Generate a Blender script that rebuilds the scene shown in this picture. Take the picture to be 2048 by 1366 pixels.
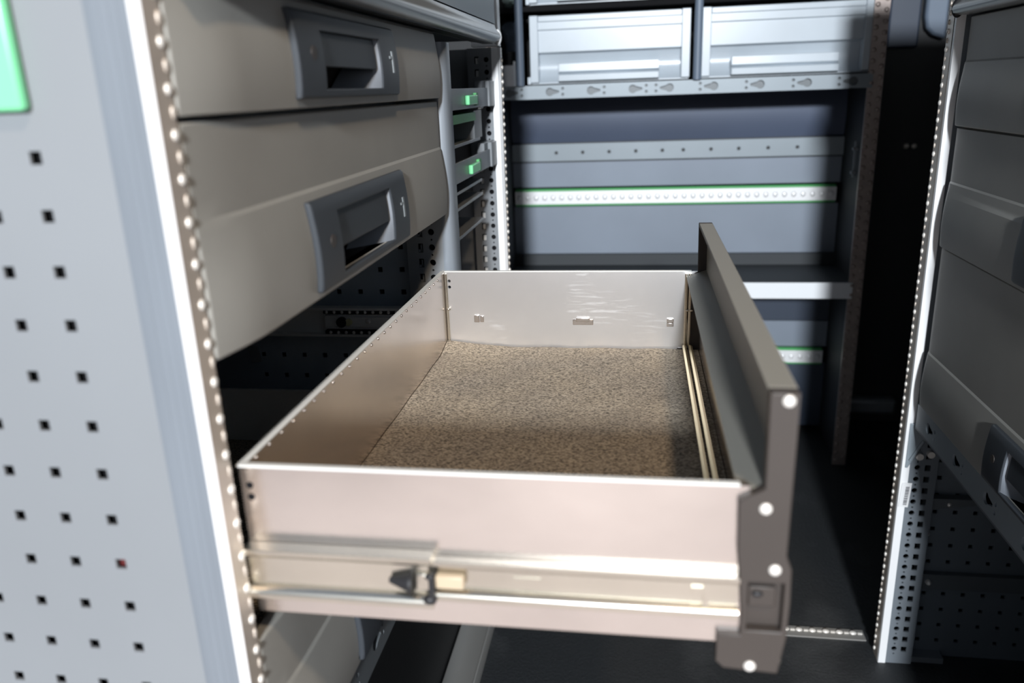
import bpy, bmesh, math, random
from mathutils import Vector, Matrix

random.seed(7)
for o in list(bpy.data.objects):
    bpy.data.objects.remove(o)
SC = bpy.context.scene
COL = SC.collection

# ------------------------------------------------------------------ units
# All numbers below are in survey units with the lens at the origin (x right,
# y into the van, z up); K brings them to metres and ZF puts the floor at 0.
K = 2.0 / 3.0
ZF = 1.724
def W(x, y, z):
    return Vector((x * K, y * K, (z + ZF) * K))

# ------------------------------------------------------------------ camera
cam_d = bpy.data.cameras.new('camera')
cam = bpy.data.objects.new('camera', cam_d)
COL.objects.link(cam)
right = Vector((0.9879561, 0.15054157, -0.0357769))
up = Vector((-0.01173345, 0.30343535, 0.95277978))
fwd = Vector((-0.15428894, 0.94088481, -0.30154718))
right.normalize(); fwd.normalize()
up = right.cross(fwd).normalized()
fwd = up.cross(right).normalized()
M = Matrix((right, up, -fwd)).transposed().to_4x4()
M.translation = W(0, 0, 0)
cam.matrix_world = M
cam_d.sensor_width = 36.0
cam_d.lens = 28.125
cam_d.clip_start = 0.02
cam_d.dof.use_dof = True
cam_d.dof.focus_distance = 1.72 * K
cam_d.dof.aperture_fstop = 3.8
SC.camera = cam

# ------------------------------------------------------------------ colour
SC.view_settings.view_transform = 'Standard'
SC.view_settings.look = 'None'
SC.view_settings.gamma = 1.0
SC.view_settings.use_curve_mapping = False
SC.view_settings.exposure = 0.0
SC.cycles.use_denoising = True
SC.cycles.max_bounces = 8
SC.cycles.diffuse_bounces = 5
SC.cycles.glossy_bounces = 5
SC.cycles.sample_clamp_indirect = 6.0

# ------------------------------------------------------------------ daylight
wd = bpy.data.worlds.new('daylight')
SC.world = wd
wd.use_nodes = True
nt = wd.node_tree
nt.nodes.clear()
out = nt.nodes.new('ShaderNodeOutputWorld')
bg = nt.nodes.new('ShaderNodeBackground')
tc = nt.nodes.new('ShaderNodeTexCoord')
sp = nt.nodes.new('ShaderNodeSeparateXYZ')
rp = nt.nodes.new('ShaderNodeValToRGB')
rp.color_ramp.elements[0].position = 0.0
rp.color_ramp.elements[0].color = (0.80, 0.84, 0.90, 1)
rp.color_ramp.elements[1].position = 0.7
rp.color_ramp.elements[1].color = (0.55, 0.72, 1.0, 1)
nt.links.new(tc.outputs['Generated'], sp.inputs[0])
nt.links.new(sp.outputs['Z'], rp.inputs[0])
nt.links.new(rp.outputs[0], bg.inputs[0])
bg.inputs[1].default_value = 0.30
nt.links.new(bg.outputs[0], out.inputs[0])

def lamp(name, kind, loc, energy, color, size, aim=None):
    d = bpy.data.lights.new(name, kind)
    d.energy = energy
    d.color = color
    if kind == 'AREA':
        d.shape = 'DISK'; d.size = size * K
    else:
        d.shadow_soft_size = size * K
    o = bpy.data.objects.new(name, d)
    o.location = W(*loc)
    if aim:
        o.rotation_euler = (W(*aim) - W(*loc)).to_track_quat('-Z', 'Y').to_euler()
    COL.objects.link(o)
    return o
# the bright yard light far behind the van, and the warm workshop lamp hung
# outside the open rear doors, above and to the right
lamp('yard_light', 'AREA', (0.36, -6.6, 2.0), 520, (0.90, 0.95, 1.0), 0.56, (0.1, 2.2, -0.4))
lamp('workshop_lamp', 'AREA', (0.84, -0.90, 2.40), 23.0, (1.0, 0.78, 0.56), 0.22, (-0.3, 1.2, -0.3))

# ------------------------------------------------------------------ materials
def mat(name, col, rough=0.5, metal=0.0, var=0.0, vscale=6.0, bump=0.0, bscale=60.0,
        spec=0.5, stretch=None, col2=None, coat=0.0):
    m = bpy.data.materials.new(name)
    m.use_nodes = True
    t = m.node_tree
    b = t.nodes['Principled BSDF']
    b.inputs['Base Color'].default_value = (*col, 1)
    b.inputs['Roughness'].default_value = rough
    b.inputs['Metallic'].default_value = metal
    b.inputs['Specular IOR Level'].default_value = spec
    b.inputs['Coat Weight'].default_value = coat
    if var or bump or col2:
        c = t.nodes.new('ShaderNodeTexCoord')
        mp = t.nodes.new('ShaderNodeMapping')
        if stretch:
            mp.inputs['Scale'].default_value = stretch
        t.links.new(c.outputs['Object'], mp.inputs[0])
    if var or col2:
        n = t.nodes.new('ShaderNodeTexNoise')
        n.inputs['Scale'].default_value = vscale
        n.inputs['Detail'].default_value = 4
        t.links.new(mp.outputs[0], n.inputs['Vector'])
        r = t.nodes.new('ShaderNodeValToRGB')
        r.color_ramp.elements[0].position = 0.32
        r.color_ramp.elements[1].position = 0.68
        a = tuple(max(0, v * (1 - var)) for v in col)
        z = col2 if col2 else tuple(min(1, v * (1 + var)) for v in col)
        r.color_ramp.elements[0].color = (*a, 1)
        r.color_ramp.elements[1].color = (*z, 1)
        t.links.new(n.outputs['Fac'], r.inputs[0])
        t.links.new(r.outputs[0], b.inputs['Base Color'])
    if bump:
        n2 = t.nodes.new('ShaderNodeTexNoise')
        n2.inputs['Scale'].default_value = bscale
        n2.inputs['Detail'].default_value = 3
        t.links.new(mp.outputs[0], n2.inputs['Vector'])
        bp = t.nodes.new('ShaderNodeBump')
        bp.inputs['Strength'].default_value = bump
        bp.inputs['Distance'].default_value = 0.003
        t.links.new(n2.outputs['Fac'], bp.inputs['Height'])
        t.links.new(bp.outputs[0], b.inputs['Normal'])
    return m

MT = {}
MT['panel'] = mat('grey_powder_coat', (0.208, 0.222, 0.236), 0.45, 0.0, 0.05, 3.0)
MT['panel_dark'] = mat('grey_steel_sheet', (0.20, 0.23, 0.26), 0.40, 0.35, 0.08, 4.0)
MT['profile'] = mat('anodised_profile', (0.19, 0.214, 0.243), 0.40, 0.15, 0.05, 5.0, stretch=(8, 8, 1))
MT['strip_shade'] = mat('shaded_lashing_track', (0.42, 0.35, 0.32), 0.42, 0.4, 0.1, 30.0)  # strip aluminium darkened to hold the shade on the bulkhead rack
MT['slide_in'] = mat('lightened_zinc', (0.78, 0.78, 0.75), 0.38, 0.1)  # zinc paled to stand in for reflected light
MT['edge'] = mat('polished_edge', (0.92, 0.92, 0.92), 0.35, 0.2)
MT['strip'] = mat('lashing_aluminium', (0.62, 0.55, 0.48), 0.40, 0.35, 0.06, 30.0)
MT['alu'] = mat('drawer_aluminium', (0.74, 0.685, 0.65), 0.24, 1.0, 0.16, 4.0, stretch=(1, 1, 1.6), bump=0.03, bscale=400)
MT['zinc'] = mat('zinc_slide', (0.70, 0.66, 0.58), 0.26, 1.0, 0.10, 8.0)
MT['brass'] = mat('divider_rail_metal', (0.85, 0.70, 0.42), 0.30, 0.6)
MT['front'] = mat('grey_drawer_plastic', (0.295, 0.287, 0.262), 0.50, 0.0, 0.06, 7.0, bump=0.02, bscale=300)
MT['handle'] = mat('dark_handle_plastic', (0.042, 0.048, 0.056), 0.48, spec=0.3)
MT['handle_dk'] = mat('handle_flap_plastic', (0.034, 0.039, 0.046), 0.48, spec=0.3)
MT['emblem'] = mat('pale_emblem', (0.22, 0.24, 0.25), 0.40, 0.2)
MT['scoop'] = mat('daylit_scoop_plastic', (0.20, 0.22, 0.25), 0.45)  # grip plastic paled to carry the daylight falling on the scoop
MT['cap'] = mat('end_cap_plastic', (0.046, 0.037, 0.032), 0.5, 0.0, 0.05, 9.0)
MT['inner'] = mat('front_liner_plastic', (0.25, 0.24, 0.21), 0.5)
MT['screw'] = mat('screw_zinc', (0.90, 0.86, 0.80), 0.35, 0.3)
MT['black'] = mat('black_plastic', (0.012, 0.012, 0.014), 0.5)
MT['void'] = mat('black_cavity', (0.010, 0.010, 0.011), 0.8, spec=0.1)  # black sheets behind holes stand in for the unlit interior
MT['green'] = mat('green_plastic', (0.20, 0.66, 0.34), 0.35, coat=0.3)
MT['green_lt'] = mat('green_latch', (0.22, 0.75, 0.36), 0.35)
MT['green_dk'] = mat('green_track_edge', (0.07, 0.36, 0.11), 0.45)
MT['tray'] = mat('tray_steel', (0.27, 0.29, 0.31), 0.42, 0.3, 0.05, 8.0)
MT['bin'] = mat('bin_plastic', (0.50, 0.555, 0.605), 0.30, 0.0, 0.05, 6.0, coat=0.4)
MT['rail'] = mat('rack_rail_steel', (0.265, 0.305, 0.335), 0.42, 0.1, 0.05, 5.0)
MT['back'] = mat('grey_back_panel', (0.225, 0.26, 0.315), 0.5, 0.1, 0.10, 2.5)
MT['back_shade'] = mat('shadow_blue_back_panel', (0.060, 0.080, 0.130), 0.5, 0.1, 0.10, 2.5)  # shelf's shadow put into a darker blue for the upper panel
MT['shelf'] = mat('dark_shelf_mat', (0.035, 0.04, 0.045), 0.6, bump=0.1, bscale=200)
MT['white'] = mat('white_lip', (0.88, 0.90, 0.92), 0.4)
MT['paper'] = mat('sticker_paper', (0.70, 0.70, 0.70), 0.6)
MT['ink'] = mat('sticker_ink', (0.08, 0.08, 0.09), 0.7)
MT['wall'] = mat('dark_van_lining', (0.018, 0.019, 0.021), 0.6, bump=0.05, bscale=80)
MT['trim'] = mat('blue_trim_and_shade', (0.035, 0.048, 0.075), 0.45)
MT['trim_lt'] = mat('blue_grey_trim', (0.15, 0.19, 0.25), 0.45)
MT['keyrail'] = mat('dark_grey_rail', (0.13, 0.145, 0.155), 0.42, 0.1)
MT['flange_dk'] = mat('shaded_grey_coat', (0.15, 0.17, 0.19), 0.45)  # panel grey darkened to carry the shade on the right flange
MT['sheet'] = mat('bounce_lit_steel_sheet', (0.46, 0.53, 0.60), 0.36, 0.3, 0.06, 4.0)  # steel sheet lightened in place of bounce light in the left bay
MT['lip'] = mat('tray_lip', (0.30, 0.31, 0.31), 0.28, 0.45)
MT['bag'] = mat('grey_green_bag', (0.40, 0.50, 0.48), 0.35, 0.0, 0.5, 18.0, bump=0.8, bscale=25)
MT['sill'] = mat('sill_aluminium', (0.36, 0.35, 0.33), 0.42, 0.4)
MT['ground'] = mat('yard_paving', (0.52, 0.44, 0.40), 0.85, 0, 0.12, 1.5)
MT['tan'] = mat('tan_latch', (0.50, 0.40, 0.28), 0.45)
MT['yellow'] = mat('pale_yellow_nylon', (0.62, 0.60, 0.34), 0.45)

def floor_material():
    m = mat('floor_rubber', (0.018, 0.019, 0.020), 0.62, 0, 0.0, bump=0.5, bscale=160)
    t = m.node_tree; b = t.nodes['Principled BSDF']
    c = t.nodes.new('ShaderNodeTexCoord')
    n = t.nodes.new('ShaderNodeTexNoise'); n.inputs['Scale'].default_value = 420; n.inputs['Detail'].default_value = 2
    n3 = t.nodes.new('ShaderNodeTexNoise'); n3.inputs['Scale'].default_value = 5; n3.inputs['Detail'].default_value = 6
    t.links.new(c.outputs['Object'], n.inputs['Vector']); t.links.new(c.outputs['Object'], n3.inputs['Vector'])
    r = t.nodes.new('ShaderNodeValToRGB')
    r.color_ramp.elements[0].position = 0.62; r.color_ramp.elements[0].color = (0.020, 0.022, 0.024, 1)
    r.color_ramp.elements[1].position = 0.80; r.color_ramp.elements[1].color = (0.075, 0.075, 0.078, 1)
    t.links.new(n.outputs['Fac'], r.inputs[0])
    r3 = t.nodes.new('ShaderNodeValToRGB')
    r3.color_ramp.elements[0].position = 0.55; r3.color_ramp.elements[0].color = (1, 1, 1, 1)
    r3.color_ramp.elements[1].position = 0.78; r3.color_ramp.elements[1].color = (2.6, 2.5, 2.4, 1)
    t.links.new(n3.outputs['Fac'], r3.inputs[0])
    mx = t.nodes.new('ShaderNodeMix'); mx.data_type = 'RGBA'; mx.blend_type = 'MULTIPLY'; mx.inputs['Factor'].default_value = 1
    t.links.new(r.outputs[0], mx.inputs['A']); t.links.new(r3.outputs[0], mx.inputs['B'])
    t.links.new(mx.outputs['Result'], b.inputs['Base Color'])
    return m
MT['floor'] = floor_material()

def carpet_material():
    m = bpy.data.materials.new('drawer_liner_pile')
    m.use_nodes = True
    t = m.node_tree; b = t.nodes['Principled BSDF']
    b.inputs['Roughness'].default_value = 0.9
    b.inputs['Specular IOR Level'].default_value = 0.15
    c = t.nodes.new('ShaderNodeTexCoord')
    mp = t.nodes.new('ShaderNodeMapping'); mp.inputs['Scale'].default_value = (0.62, 1.0, 1.0)
    t.links.new(c.outputs['Object'], mp.inputs[0])
    n = t.nodes.new('ShaderNodeTexNoise'); n.inputs['Scale'].default_value = 480; n.inputs['Detail'].default_value = 2.0
    n.inputs['Distortion'].default_value = 0.6
    n2 = t.nodes.new('ShaderNodeTexNoise'); n2.inputs['Scale'].default_value = 9; n2.inputs['Detail'].default_value = 4
    t.links.new(mp.outputs[0], n.inputs['Vector']); t.links.new(c.outputs['Object'], n2.inputs['Vector'])
    r = t.nodes.new('ShaderNodeValToRGB')
    r.color_ramp.elements[0].position = 0.36; r.color_ramp.elements[0].color = (0.140, 0.122, 0.101, 1)
    r.color_ramp.elements[1].position = 0.60; r.color_ramp.elements[1].color = (0.50, 0.43, 0.34, 1)
    t.links.new(n.outputs['Fac'], r.inputs[0])
    r2 = t.nodes.new('ShaderNodeValToRGB')
    r2.color_ramp.elements[0].position = 0.3; r2.color_ramp.elements[0].color = (0.86, 0.86, 0.88, 1)
    r2.color_ramp.elements[1].position = 0.7; r2.color_ramp.elements[1].color = (1.08, 1.05, 1.0, 1)
    t.links.new(n2.outputs['Fac'], r2.inputs[0])
    mx = t.nodes.new('ShaderNodeMix'); mx.data_type = 'RGBA'; mx.blend_type = 'MULTIPLY'; mx.inputs['Factor'].default_value = 1
    t.links.new(r.outputs[0], mx.inputs['A']); t.links.new(r2.outputs[0], mx.inputs['B'])
    t.links.new(mx.outputs['Result'], b.inputs['Base Color'])
    bp = t.nodes.new('ShaderNodeBump'); bp.inputs['Strength'].default_value = 0.9; bp.inputs['Distance'].default_value = 0.0022
    t.links.new(n.outputs['Fac'], bp.inputs['Height']); t.links.new(bp.outputs[0], b.inputs['Normal'])
    return m
MT['carpet'] = carpet_material()

def scratched(base):
    """aluminium with fine pale scuffs, used on the drawer's far wall"""
    m = base.copy(); m.name = 'scuffed_aluminium'
    t = m.node_tree; b = t.nodes['Principled BSDF']
    c = t.nodes.new('ShaderNodeTexCoord')
    mp = t.nodes.new('ShaderNodeMapping'); mp.inputs['Scale'].default_value = (14, 1, 110)
    n = t.nodes.new('ShaderNodeTexNoise'); n.inputs['Scale'].default_value = 2.4; n.inputs['Detail'].default_value = 5
    t.links.new(c.outputs['Object'], mp.inputs[0]); t.links.new(mp.outputs[0], n.inputs['Vector'])
    n2 = t.nodes.new('ShaderNodeTexNoise'); n2.inputs['Scale'].default_value = 14; n2.inputs['Detail'].default_value = 3
    t.links.new(c.outputs['Object'], n2.inputs['Vector'])
    mu = t.nodes.new('ShaderNodeMath'); mu.operation = 'MULTIPLY'
    t.links.new(n.outputs['Fac'], mu.inputs[0]); t.links.new(n2.outputs['Fac'], mu.inputs[1])
    r = t.nodes.new('ShaderNodeValToRGB')
    r.color_ramp.elements[0].position = 0.34; r.color_ramp.elements[0].color = (0.28, 0.28, 0.28, 1)
    r.color_ramp.elements[1].position = 0.50; r.color_ramp.elements[1].color = (0.35, 0.35, 0.35, 1)
    t.links.new(mu.outputs[0], r.inputs[0]); t.links.new(r.outputs[0], b.inputs['Roughness'])
    return m
MT['alu_far'] = scratched(mat('far_wall_aluminium', (0.82, 0.80, 0.79), 0.3, 0.92, 0.06, 5.0))

# ------------------------------------------------------------------ mesh builder
class MB:
    def __init__(s):
        s.bm = bmesh.new()
    def quad(s, pts):
        vs = [s.bm.verts.new(p) for p in pts]
        try:
            return s.bm.faces.new(vs)
        except ValueError:
            return None
    def box(s, x0, x1, y0, y1, z0, z1):
        v = [s.bm.verts.new((x, y, z)) for x in (x0, x1) for y in (y0, y1) for z in (z0, z1)]
        for f in ((0, 1, 3, 2), (4, 6, 7, 5), (0, 4, 5, 1), (2, 3, 7, 6), (0, 2, 6, 4), (1, 5, 7, 3)):
            s.bm.faces.new([v[i] for i in f])
        return s
    def prism(s, poly, axis, a0, a1):
        """poly: 2D points in the two other axes (in x,y,z order)"""
        def P(p, a):
            q = list(p); q.insert(axis, a); return q
        n = len(poly)
        A = [s.bm.verts.new(P(p, a0)) for p in poly]
        B = [s.bm.verts.new(P(p, a1)) for p in poly]
        for i in range(n):
            j = (i + 1) % n
            s.bm.faces.new((A[i], A[j], B[j], B[i]))
        s.bm.faces.new(A[::-1]); s.bm.faces.new(B)
        return s
    def cyl(s, p0, p1, r, n=20, r1=None):
        p0 = Vector(p0); p1 = Vector(p1); d = (p1 - p0).normalized()
        u = d.orthogonal().normalized(); w = d.cross(u)
        r1 = r if r1 is None else r1
        A = [s.bm.verts.new(p0 + (u * math.cos(t) + w * math.sin(t)) * r) for t in [2 * math.pi * i / n for i in range(n)]]
        B = [s.bm.verts.new(p1 + (u * math.cos(t) + w * math.sin(t)) * r1) for t in [2 * math.pi * i / n for i in range(n)]]
        for i in range(n):
            j = (i + 1) % n
            s.bm.faces.new((A[i], A[j], B[j], B[i]))
        s.bm.faces.new(A[::-1]); s.bm.faces.new(B)
        return s
    def ball(s, c, rx, ry, rz, seg=12, rings=8, mi=0):
        c = Vector(c)
        n0 = len(s.bm.faces)
        rows = []
        for i in range(1, rings):
            th = math.pi * i / rings
            rows.append([s.bm.verts.new(c + Vector((rx * math.sin(th) * math.cos(2 * math.pi * j / seg), ry * math.sin(th) * math.sin(2 * math.pi * j / seg), rz * math.cos(th)))) for j in range(seg)])
        top = s.bm.verts.new(c + Vector((0, 0, rz))); bot = s.bm.verts.new(c - Vector((0, 0, rz)))
        for j in range(seg):
            k = (j + 1) % seg
            s.bm.faces.new((top, rows[0][j], rows[0][k]))
            s.bm.faces.new((bot, rows[-1][k], rows[-1][j]))
            for i in range(len(rows) - 1):
                s.bm.faces.new((rows[i][j], rows[i + 1][j], rows[i + 1][k], rows[i][k]))
        if mi:
            s.bm.faces.ensure_lookup_table()
            for q in range(n0, len(s.bm.faces)):
                s.bm.faces[q].material_index = mi
        return s
    def plate(s, outer, holes, axis, w0, w1):
        """flat sheet with real holes; outer/holes 2D loops in the other two axes"""
        def P(p, a):
            q = list(p); q.insert(axis, a); return q
        t = bmesh.new()
        loops = [outer] + holes
        edges = []
        for lp in loops:
            vs = [t.verts.new((p[0], p[1], 0)) for p in lp]
            for i in range(len(vs)):
                edges.append(t.edges.new((vs[i], vs[(i + 1) % len(vs)])))
        bmesh.ops.triangle_fill(t, use_beauty=True, use_dissolve=False, edges=edges)
        t.verts.index_update()
        tris = [[v.index for v in f.verts] for f in t.faces]
        co = [(v.co.x, v.co.y) for v in t.verts]
        t.free()
        A = [s.bm.verts.new(P(c, w0)) for c in co]
        B = [s.bm.verts.new(P(c, w1)) for c in co]
        for f in tris:
            s.bm.faces.new([A[i] for i in f])
            s.bm.faces.new([B[i] for i in f[::-1]])
        k = 0
        for lp in loops:
            n = len(lp)
            for i in range(n):
                j = (i + 1) % n
                s.bm.faces.new((A[k + i], A[k + j], B[k + j], B[k + i]))
            k += n
        return s
    def grid_slab(s, ys, zs, keep, outer, inner):
        """curved slab: outer(y,z) and inner(y,z) give x; keep(i,j) tells the cells kept"""
        V = {}
        def v(i, j, side):
            k = (i, j, side)
            if k not in V:
                V[k] = s.bm.verts.new(((outer if side else inner)(ys[i], zs[j]), ys[i], zs[j]))
            return V[k]
        ny, nz = len(ys) - 1, len(zs) - 1
        def kp(i, j):
            return 0 <= i < ny and 0 <= j < nz and keep(i, j)
        for i in range(ny):
            for j in range(nz):
                if not kp(i, j):
                    continue
                for sd in (0, 1):
                    f = [v(i, j, sd), v(i + 1, j, sd), v(i + 1, j + 1, sd), v(i, j + 1, sd)]
                    s.bm.faces.new(f if sd else f[::-1])
                for (di, dj, a, b) in ((-1, 0, (i, j), (i, j + 1)), (1, 0, (i + 1, j + 1), (i + 1, j)), (0, -1, (i + 1, j), (i, j)), (0, 1, (i, j + 1), (i + 1, j + 1))):
                    if not kp(i + di, j + dj):
                        s.bm.faces.new((v(*a, 0), v(*b, 0), v(*b, 1), v(*a, 1)))
        return s
    def build(s, name, m, parent=None, bevel=0.0, smooth=40, seg=2, weld=True):
        if weld:
            bmesh.ops.remove_doubles(s.bm, verts=s.bm.verts, dist=1e-6)
        bmesh.ops.recalc_face_normals(s.bm, faces=s.bm.faces)
        off = parent['_w'] if (parent is not None and '_w' in parent) else None
        if parent is not None:
            base = ROOTS[root_of(parent).name]
        else:
            bb = [v.co for v in s.bm.verts]
            base = Vector(((min(c.x for c in bb) + max(c.x for c in bb)) / 2, (min(c.y for c in bb) + max(c.y for c in bb)) / 2, min(c.z for c in bb)))
            base = W(*base)
        for v in s.bm.verts:
            v.co = W(*v.co) - base
        me = bpy.data.meshes.new(name)
        s.bm.to_mesh(me); s.bm.free()
        for q in (m if isinstance(m, (list, tuple)) else [m]):
            me.materials.append(q)
        o = bpy.data.objects.new(name, me)
        COL.objects.link(o)
        if parent is not None:
            o.parent = parent
        else:
            o.location = base
            ROOTS[o.name] = base
        if smooth:
            for p in me.polygons:
                p.use_smooth = True
            me.set_sharp_from_angle(angle=math.radians(smooth))
        if bevel:
            b = o.modifiers.new('bevel', 'BEVEL')
            b.width = bevel * K; b.segments = seg; b.limit_method = 'ANGLE'; b.angle_limit = math.radians(50)
            b.harden_normals = False
        return o

ROOTS = {}
def root_of(o):
    while o.parent is not None:
        o = o.parent
    return o
def thing(name, label, cat, loc, group=None):
    o = bpy.data.objects.new(name, None)
    COL.objects.link(o)
    o.empty_display_size = 0.05
    o.location = W(*loc)
    ROOTS[o.name] = W(*loc)
    o['label'] = label; o['category'] = cat
    if group:
        o['group'] = group
    return o
def tag(o, label, cat, group=None):
    o['label'] = label; o['category'] = cat
    if group:
        o['group'] = group
    return o
def struct(o):
    o['kind'] = 'structure'
    return o
def dup(root, dloc, label):
    r = root.copy(); COL.objects.link(r)
    r.location = root.location + Vector(dloc) * K
    r['label'] = label
    for ch in list(root.children):
        c = ch.copy(); COL.objects.link(c); c.parent = r
        for g in list(ch.children):
            d = g.copy(); COL.objects.link(d); d.parent = c
    return r

def sq(cx, cz, s, sz=None):
    h = s / 2; k = (sz or s) / 2
    return [(cx - h, cz - k), (cx + h, cz - k), (cx + h, cz + k), (cx - h, cz + k)]
def circ(cx, cz, r, n=12):
    return [(cx + r * math.cos(2 * math.pi * i / n), cz + r * math.sin(2 * math.pi * i / n)) for i in range(n)]
def rect(u0, u1, v0, v1):
    return [(u0, v0), (u1, v0), (u1, v1), (u0, v1)]

# ================================================================== SETTING
FZ = -1.724
ZB = 0.50            # top of the racks
YB = 4.10            # front bulkhead of the load space
struct(MB().box(-1.30, 1.60, 0.50, YB + 0.1, FZ - 0.05, FZ).build('floor', MT['floor']))
struct(MB().box(-1.30, -1.20, 0.50, YB + 0.1, FZ, 1.25).build('wall_left', MT['wall']))
struct(MB().box(1.50, 1.60, 0.50, YB + 0.1, FZ, 1.25).build('wall_right', MT['wall']))
struct(MB().box(-1.20, 1.50, YB, YB + 0.1, FZ, 1.25).build('wall_back', MT['wall']))
struct(MB().box(-1.30, 1.60, 0.50, YB + 0.1, 1.25, 1.33).build('ceiling', MT['wall']))
gr = MB(); gr.box(-30, 30, -40, 12, FZ - 1.0, FZ - 0.95)
struct(gr.build('ground', MT['ground']))
# dark trim on the bulkhead in the passage to the cab
struct(MB().prism([(1.10, 0.11), (1.235, 0.11), (1.235, 0.9), (1.10, 0.9)], 1, YB - 0.03, YB).build('trim_1', MT['trim'], bevel=0.01))
struct(MB().prism([(1.245, 0.9), (1.245, 0.24), (1.255, 0.19), (1.285, 0.16), (1.34, 0.14), (1.34, 0.9)], 1, YB - 0.06, YB).build('trim_2', MT['trim_lt'], bevel=0.012))
struct(MB().box(0.55, 1.02, YB - 0.05, YB, -1.66, -1.58).build('trim_3', MT['tray'], bevel=0.01))
struct(MB().box(1.03, 1.31, YB - 0.08, YB, -1.66, -1.575).build('trim_4', MT['tray'], bevel=0.02))
struct(MB().box(-1.20, -0.572, 0.76, 3.3, FZ, -0.935).build('wheel_arch', MT['wall'], bevel=0.01))
# the rear scuff plate and the floor channel
tag(MB().prism([(-0.567, FZ), (-0.46, FZ), (-0.46, FZ + 0.012), (-0.472, FZ + 0.03), (-0.482, FZ + 0.022), (-0.555, FZ + 0.022), (-0.567, FZ + 0.03)], 1, 1.25, 3.0)
    .build('floor_sill', MT['sill'], bevel=0.003), 'grey aluminium sill strip on the floor beneath the open drawer', 'sill')

# ================================================================== SHARED PIECES
def lashing_strip_x(name, xface, sgn, y0, y1, z0, z1, parent, beadY, bump=1.0):
    """track strip on a post's front edge, facing sgn*x, scalloped lips down its length"""
    mb = MB()
    xb = xface - sgn * 0.010
    mb.box(min(xb, xface), max(xb, xface), y0, y1, z0, z1)
    p = 0.0418
    n = int((z1 - z0) / p)
    for i in range(n):
        z = z0 + (i + 0.5) * p
        mb.ball((xface, beadY, z), 0.0034 * bump, 0.0056, 0.0056 if bump == 1 else 0.007, 12, 8, 1)
        mb.ball((xface, beadY + 0.002, z + p / 2), 0.0024 * bump, 0.0034, 0.0066, 10, 8, 0)
    return mb.build(name, [MT['strip'], MT['screw']], parent, smooth=60)

PROF_STEPS = [i / 10 for i in range(11)]
def front_off(z, zt, zc, zb):
    if z >= zc:
        return -0.0032 * min(1.0, (z - zc) / 0.0045)
    t = (zc - z) / (zc - zb)
    return 0.0098 * math.sin(math.pi * min(1, t * 0.78))

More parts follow.
